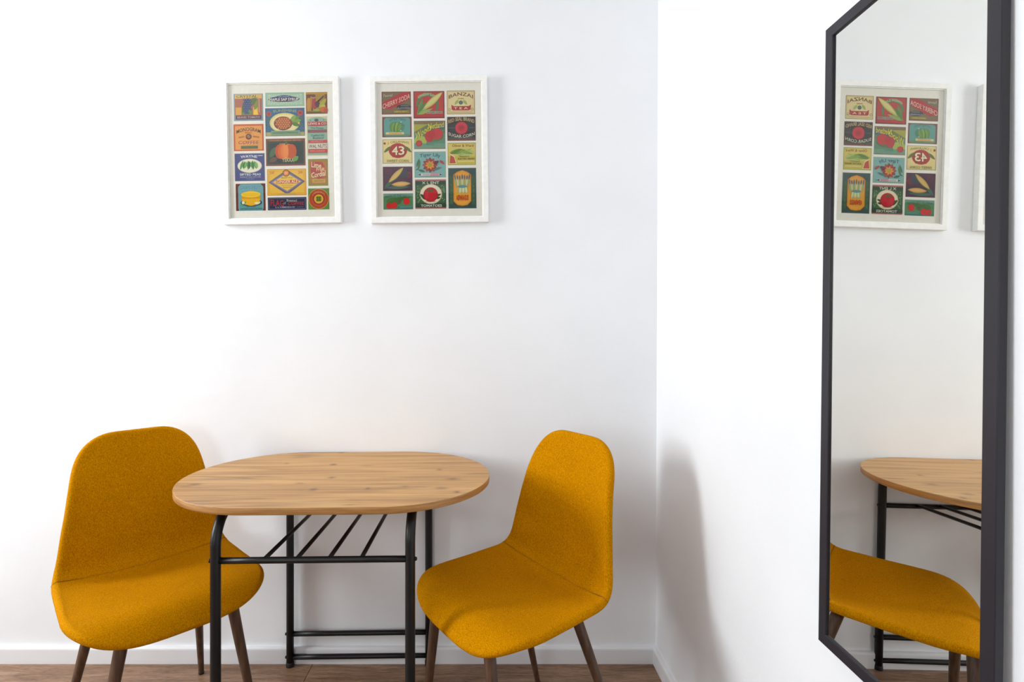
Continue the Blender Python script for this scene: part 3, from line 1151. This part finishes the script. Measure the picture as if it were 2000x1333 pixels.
def d_peas(t):
    t.R(0, 0, 1, 1, '7A4444').P([(.06, .1), (.12, .04), (.88, .04), (.95, .1), (.95, .86), (.9, .95), (.12, .95), (.06, .86)], '5E9C94').R(.06, .06, .94, .14, '6A8A5C')
    t.T("LITTLE TWIG", .52, .86, .54, .1, '2A5A60', arc=.06).E(.5, .5, .26, .26, '4E8670')
    for i, c in enumerate(('5E8A34', '78A048', '4A762E', '86AC50', '5C8A38', '6E9A40')):
        t.L(.3 + .05 * i, .25, .34 + .06 * i, .76 - .04 * (i % 3), .05, c)
    t.L(.6, .3, .78, .62, .04, '4C8A72').R(.12, .13, .74, .24, 'D8C88A').R(.22, .15, .66, .22, 'D89A4A').D([(.64, .73), (.63, .32)], .018, 'E0EAD8')


def d_43(t):
    t.R(0, 0, 1, 1, 'E2CE88').B(.0, .015, '8C8A50').R(.02, .02, .98, .98, 'E6D290').T("J. CALLAHAN'S", .53, .86, .72, .12, '6A5A34', arc=.06)
    t.E(.52, .53, .31, .31, 'B03A32').P([(.28, .34), (.76, .34), (.7, .26), (.52, .235), (.34, .26)], 'A8352E').L(.04, .45, .3, .72, .05, '6E7440').L(.74, .72, .98, .45, .05, '6E7440').C(.07, .83, .04, 'A04434')
    t.T("4", .42, .53, .2, .36, 'F0E6C0', shade='5A2018').T("3", .64, .53, .2, .36, 'F0E6C0', shade='5A2018').T("SWEET CORN", .51, .1, .74, .11, '7C7A44')


def d_purplecorn(t):
    t.R(0, 0, 1, 1, '4E2E44').B(0, .015, '7A3A44').E(.86, .66, .1, .14, '8A2434').P([(.4, .1), (.96, .1), (.96, .4), (.5, .4)], '3A3A46').P([(.55, .95), (.8, .95), (.9, .6), (.6, .5)], '3F4450').L(.04, .06, .34, .5, .06, '3C6A54').L(.1, .12, .9, .16, .06, '466A5C').L(.16, .3, .7, .9, .1, '3C5C4C')
    t.L(.19, .34, .7, .96, .085, 'C8A254').L(.23, .38, .66, .9, .05, 'D8B468').L(.28, .26, .94, .3, .085, 'C89A50').L(.34, .27, .88, .3, .05, 'DCB06A')
    t.T("RED", .2, .86, .22, .1, '7A3A4C').T("EAR", .2, .74, .22, .1, '6A3A4C')


def d_tomsmall(t):
    t.R(0, 0, 1, 1, '4F8458').R(0, .82, 1, 1, '6E9A84').E(.5, .1, .5, .1, '3C7464').T("PRIDE OF THE VALLEY", .5, .82, .88, .13, '2F5A64', arc=.1)
    t.E(.36, .5, .26, .24, '3E6E30').L(.3, .6, .9, .74, .06, '3A6A2C').E(.21, .24, .12, .2, 'C01812').E(.35, .26, .12, .2, 'CC2018').E(.78, .5, .11, .22, 'CE1E18').L(.2, .4, .36, .52, .03, '2F6A2A').C(.53, .5, .04, '6A3A4A').R(.55, .1, .95, .2, '4A8A88')


def d_redcorn(t):
    t.R(0, 0, 1, 1, '6A3034').R(.03, .04, .97, .97, 'B03430').R(.05, .18, .95, .95, 'B83A30').E(.45, .5, .36, .44, '4F7A50').E(.45, .46, .29, .36, 'B83430').R(.05, .05, .5, .45, 'B0342E')
    t.T("KENNESAW ISLAND", .45, .83, .6, .1, 'C8CC98', arc=.12).L(.1, .12, .48, .52, .1, '7C9A48').L(.14, .14, .3, .72, .06, '5E8A3E').L(.12, .12, .62, .36, .05, '8EA850').L(.14, .2, .4, .6, .05, '4C7A3A')
    t.L(.3, .3, .94, .96, .1, 'B9B260').L(.36, .38, .92, .93, .065, 'D4CC80').R(.42, .17, .94, .26, 'A89A8A').T("SUGAR CORN", .68, .215, .48, .06, '2E2A2C').R(.05, .06, .95, .14, 'BC2C38')


def d_netland(t):
    t.R(0, 0, 1, 1, '5F8A74').R(0, .55, 1, 1, '6A7A4C').P([(0, .6), (.5, .9), (0, .95)], 'A8A43C').R(.0, .88, 1, 1, '7C6A50').P([(.4, .62), (1, .7), (1, .85), (.6, .8)], '3A6A78').E(.2, .28, .2, .2, 'A8B450').R(0, 0, 1, .2, '6A9A80')
    t.T("Woods", .3, .62, .5, .24, 'DCD04A', slope=.7, shade='3A4020').T("Netland", .71, .83, .5, .2, 'DCD04A', slope=.15, shade='3A4020')
    t.E(.64, .46, .3, .2, '4C7C44').E(.49, .44, .14, .2, 'BC2A30').E(.74, .53, .18, .2, 'C23036').E(.55, .52, .12, .14, 'B4242C').C(.16, .2, .1, 'B03030').C(.16, .2, .07, 'C83C38').T("BRAND", .52, .16, .24, .06, '4A8070').R(.0, .02, 1, .035, 'A87860')


def d_tiger(t):
    t.R(0, 0, 1, 1, '7FB2AE').B(.0, .015, '8CA48C').T("Tiger Lily", .5, .84, .66, .17, '2F5A72', arc=.05).L(.06, .4, .16, .74, .03, '3F6A5A').L(.12, .3, .18, .68, .04, '4E7A44').L(.12, .3, .34, .22, .04, '3C6A54').L(.04, .28, .14, .36, .02, '3F6A5A')
    for i in range(12):
        a = i * math.pi / 6
        t.L(.5, .48, .5 + .25 * math.cos(a), .48 + .3 * math.sin(a), .06, '8E3A3A' if i % 2 else 'A84A40')
    for i in range(8):
        a = i * math.pi / 4 + .2
        t.L(.5, .48, .5 + .16 * math.cos(a), .48 + .18 * math.sin(a), .035, 'DE8A40')
    t.C(.5, .48, .06, '9A9A34').L(.62, .5, .78, .64, .05, '6A3A44').L(.8, .66, .96, .5, .04, 'A84A44').L(.6, .28, .86, .4, .03, '5A7A78').R(.14, .06, .86, .15, 'C4CCC8').R(.5, .06, .78, .15, 'C08A90').T("NATIONAL", .38, .105, .22, .05, 'A0342E').P([(.12, .105), (.2, .06), (.2, .15)], '33404A').P([(.88, .105), (.8, .06), (.8, .15)], '33404A')


def d_xlent(t):
    t.R(0, 0, 1, 1, '2F4A38').R(0, .95, 1, 1, 'B8706A').R(0, 0, 1, .04, 'C07A72').T("X L ENT", .5, .885, .56, .09, 'DDE0CC').R(.03, .2, .97, .82, '3E6440')
    t.D([(random.choice((random.uniform(.05, .18), random.uniform(.85, .96))), random.uniform(.22, .8)) for _ in range(34)], .014, '9AB48C')
    t.E(.51, .5, .36, .34, 'C9B78E').E(.51, .5, .34, .32, 'EADFC4').L(.16, .5, .36, .34, .05, '2C5230').L(.64, .42, .84, .5, .04, '2C5230').L(.2, .42, .4, .3, .04, '24482A').L(.64, .36, .82, .38, .04, '24482A')
    t.E(.5, .48, .235, .25, 'A8121E').E(.5, .5, .22, .22, 'C4162A').E(.48, .62, .12, .05, '6A5A3A').E(.38, .45, .06, .12, 'D02436')
    t.T("SOLID PACK", .5, .245, .32, .035, '7A5A3A').R(0, .04, 1, .17, '2A4434').T("TOMATOES", .52, .105, .68, .085, 'E2E2D2')


def d_banzai(t):
    t.R(0, 0, 1, 1, 'A88E4E').R(.025, .03, .975, .97, 'E4D09A').B(.05, .006, 'B89A5A').T("BANZAI", .5, .79, .86, .15, '6B4226', arc=.13).E(.5, .5, .24, .2, 'DCD898').L(.28, .4, .42, .62, .05, 'A0AC62').L(.58, .6, .72, .4, .05, 'A0AC62').C(.5, .49, .075, '5A6A66').T("PRIME", .5, .655, .22, .05, 'C84A38')
    t.P([(.16, .4), (.24, .34), (.78, .34), (.86, .4), (.84, .2), (.78, .16), (.22, .16), (.17, .2)], 'B0283A').T("T E A", .5, .25, .5, .09, 'EED8B0')
    for x in (.09, .9):
        t.C(x, .2, .045, '8A7A44').C(x, .2, .03, 'E4D09A')
    t.R(.06, .08, .9, .1, 'B8A468')


def d_redseal(t):
    t.R(0, 0, 1, 1, '33302F').R(0, 0, 1, .08, '7A3A38').R(0, .08, 1, .16, '3C5444').P([(.0, .55), (.3, .72), (.7, .72), (1, .55), (.7, .38), (.3, .38)], '2A3A40').B(0, .012, '6A4040')
    t.T("RED SEAL BRAND", .5, .85, .92, .15, 'C8AE7A', arc=.12).C(.5, .53, .225, 'A81E30').C(.5, .53, .205, 'CC3444').C(.5, .53, .12, 'B82A3A').T("XX", .5, .53, .12, .12, '7A1A28').T("SUGAR CORN", .5, .24, .92, .13, 'D2CDBA', arc=-.12)
    t.R(.04, .52, .24, .55, '56546A').R(.78, .52, .96, .55, '56546A')


def d_olive(t):
    t.R(0, 0, 1, 1, '8E9A50').R(.02, .02, .98, .97, 'D6C262').R(.02, .02, .98, .4, 'C8B648').T("Oliver & Ward", .54, .87, .76, .12, '8A3A24').E(.6, .55, .34, .16, 'B4C070').L(.06, .55, .66, .66, .09, '7C9A3C').L(.1, .5, .5, .72, .06, '5E8434').L(.36, .4, .86, .74, .05, 'A0B85A').L(.4, .62, .9, .5, .05, '8CA648')
    t.P([(.04, .06), (.32, .06), (.24, .4), (.1, .5)], 'E6D8A8').P([(.06, .08), (.29, .08), (.22, .36), (.1, .45)], 'C24A36').T("FANCY", .6, .38, .36, .05, '5A5424').T("ELECTRIC BRAND", .66, .28, .6, .08, '5A4A20').R(.36, .12, .94, .2, 'D8CC70')


def d_asparagus(t):
    t.R(0, 0, 1, 1, '35504E').B(.0, .02, '5C7A74').R(.05, .1, .17, .8, '3E6248').R(.84, .1, .95, .8, '3E6248').D([(random.choice((.1, .9)), random.uniform(.15, .78)) for _ in range(14)], .025, '5A7A44')
    def oct_(x0, y0, x1, y1, c):
        w_, h_ = x1 - x0, y1 - y0
        t.P([(x0 + .22 * w_, y0 + .02 * h_), (x0 + .5 * w_, y0), (x1 - .22 * w_, y0 + .02 * h_), (x1, y0 + .13 * h_), (x1, y1 - .13 * h_), (x1 - .2 * w_, y1 - .05 * h_), (x0 + .5 * w_, y1), (x0 + .2 * w_, y1 - .05 * h_), (x0, y1 - .13 * h_), (x0, y0 + .13 * h_)], c)
    oct_(.17, .06, .83, .95, '8A5A2A')
    oct_(.19, .07, .81, .94, 'E0962E')
    oct_(.23, .1, .77, .9, 'E6A238')
    for i in range(7):
        x = .29 + .07 * i
        t.L(x, .5, x + .02 * (i - 3), .84 - .015 * (i % 3), .035, 'C6CC9A' if i % 2 else '9AAC74')
        t.L(x + .01 * (i - 3), .7, x + .02 * (i - 3), .85 - .015 * (i % 3), .028, '5A6672')
    for i in range(6):
        x = .34 + .065 * i
        t.L(x, .36, x - .02 * (i - 3), .55, .032, 'C8CE9C' if i % 2 else 'A8B47C')
    t.E(.5, .54, .17, .035, '5E8A8A').T("ASPARAGUS", .5, .265, .44, .13, 'B8321E', bold=.03)


P2 = [((745.4, 179, 802.5, 223.5), d_cherry, "red cherry soda label"), ((746.5, 228.1, 804, 268.1), d_peas, "teal label with green pods"),
      ((747.3, 272.3, 805, 319.4), d_43, "cream label with a red 43"), ((747.8, 325.6, 805.6, 373.1), d_purplecorn, "purple label with two corn cobs"),
      ((748.8, 378.1, 806.9, 409.4), d_tomsmall, "green label with red tomatoes"), ((807.5, 178.1, 868.1, 231.3), d_redcorn, "red label with a corn cob"),
      ((808.5, 236, 869.8, 291.3), d_netland, "green label with apples and yellow script"), ((809.4, 296.3, 870.6, 346.9), d_tiger, "pale teal tiger lily label"),
      ((811, 350.6, 871.3, 408.1), d_xlent, "dark green tomatoes label"), ((872.8, 176.9, 927.5, 223.1), d_banzai, "cream banzai tea label"),
      ((873.5, 228.1, 929, 275), d_redseal, "black red seal sugar corn label"), ((874.4, 278.8, 929.4, 322.5), d_olive, "yellow label with green leaves"),
      ((875.6, 328.1, 930.3, 407.5), d_asparagus, "dark label with orange asparagus panel")]

PD = 0.0215            # frame depth off the wall


def picture(center_px, size_px, theta, tiles, label):
    YFR = YB - PD - 0.0005
    c = bp(center_px[0], center_px[1], YFR)
    w, h = size_px[0] / FPX * YFR, size_px[1] / FPX * YFR
    root = empty("picture_frame")
    # local x right, local y up, local z to the room
    R = Matrix(((1, 0, 0), (0, 0, -1), (0, 1, 0))).to_4x4()
    mw = Matrix.Translation((c.x, YB - 0.0005, c.z)) @ Matrix.Rotation(-theta, 4, 'Y') @ R
    root.matrix_world = mw
    sec = [(0.0, 0.0), (0.0, PD - 0.001), (0.001, PD), (0.0185, PD), (0.0195, PD - 0.001), (0.0195, 0.0172), (0.0225, 0.0172), (0.0225, 0.0)]
    rail_loop(w, h, sec, None, M_PFRAME, root)
    v, f = box_geo(-w / 2 + 0.0225, w / 2 - 0.0225, -h / 2 + 0.0225, h / 2 - 0.0225, 0.002, 0.0135)
    paper = mesh_obj("print_sheet", v, f, M_PAPER, root)
    v, f = box_geo(-w / 2 + 0.0203, w / 2 - 0.0203, -h / 2 + 0.0203, h / 2 - 0.0203, 0.0152, 0.0168)
    mesh_obj("glass_pane", v, f, M_GLASS, root)
    za = 0.0135
    YA = YB - za - 0.001
    inv = mw.inverted()
    for (x0, y0, x1, y1), fn, lab in tiles:
        p_ = inv @ bp((x0 + x1) / 2, (y0 + y1) / 2, YA)
        t = Tile((x1 - x0) / FPX * YA, (y1 - y0) / FPX * YA)
        fn(t)
        t.build("printed_label", paper, (p_.x, p_.y, za), lab)
    return tag(root, label, "picture", "framed label posters")


picture((548.7, 293.4), (229.5, 287.0), math.radians(1.05), P1, "white framed vintage label poster with pineapple, pumpkin and yellow ginger ale labels")
picture((838.0, 291.2), (229.5, 287.0), math.radians(0.62), P2, "white framed vintage label poster with cherry soda and big red 43 labels")

# ------------------------------------------------------------------ wall mirror
GL = 0.0065                       # glass surface above the frame back
FH = 0.0105                       # frame front above the frame back
n_m = Vector((-0.99992665, -0.00163832, 0.0120007)).normalized()
up = Vector((0, 0, 1))
up = (up - n_m * up.dot(n_m)).normalized()
rt = up.cross(n_m).normalized()    # local x


def on_plane(Y, Z, off):
    # point of the plane (glass plane moved by off along the normal) at given Y, Z
    P0 = Vector((0.60183, 1.3, 1.2)) + n_m * off
    x = P0.x - (n_m.y * (Y - P0.y) + n_m.z * (Z - P0.z)) / n_m.x
    return Vector((x, Y, Z))


MW, MH = 0.336, 1.094
mc = on_plane(0.8045, 1.1775, -GL)
mirror = empty("wall_mirror")
mirror.matrix_world = Matrix.Translation(mc) @ Matrix((rt, up, n_m)).transposed().to_4x4()
sec = [(0.0, 0.0), (0.0, FH - 0.0012), (0.0012, FH), (0.0188, FH), (0.0198, FH - 0.0008), (0.0204, FH - 0.002), (0.0204, GL), (0.0204, 0.0)]
rail_loop(MW, MH, sec, None, M_MFRAME, mirror)
v, f = box_geo(-MW / 2 + 0.0202, MW / 2 - 0.0202, -MH / 2 + 0.0202, MH / 2 - 0.0202, 0.002, GL)
mesh_obj("mirror_glass", v, f, M_MIRROR, mirror)
for sx in (-1, 1):
    o = box("hanger", sx * 0.1 - 0.012, sx * 0.1 + 0.012, 0.44, 0.47, -0.0045, 0.001, M_PLASTIC, mirror)
tag(mirror, "tall narrow wall mirror in a dark anthracite frame on the right wall", "mirror")
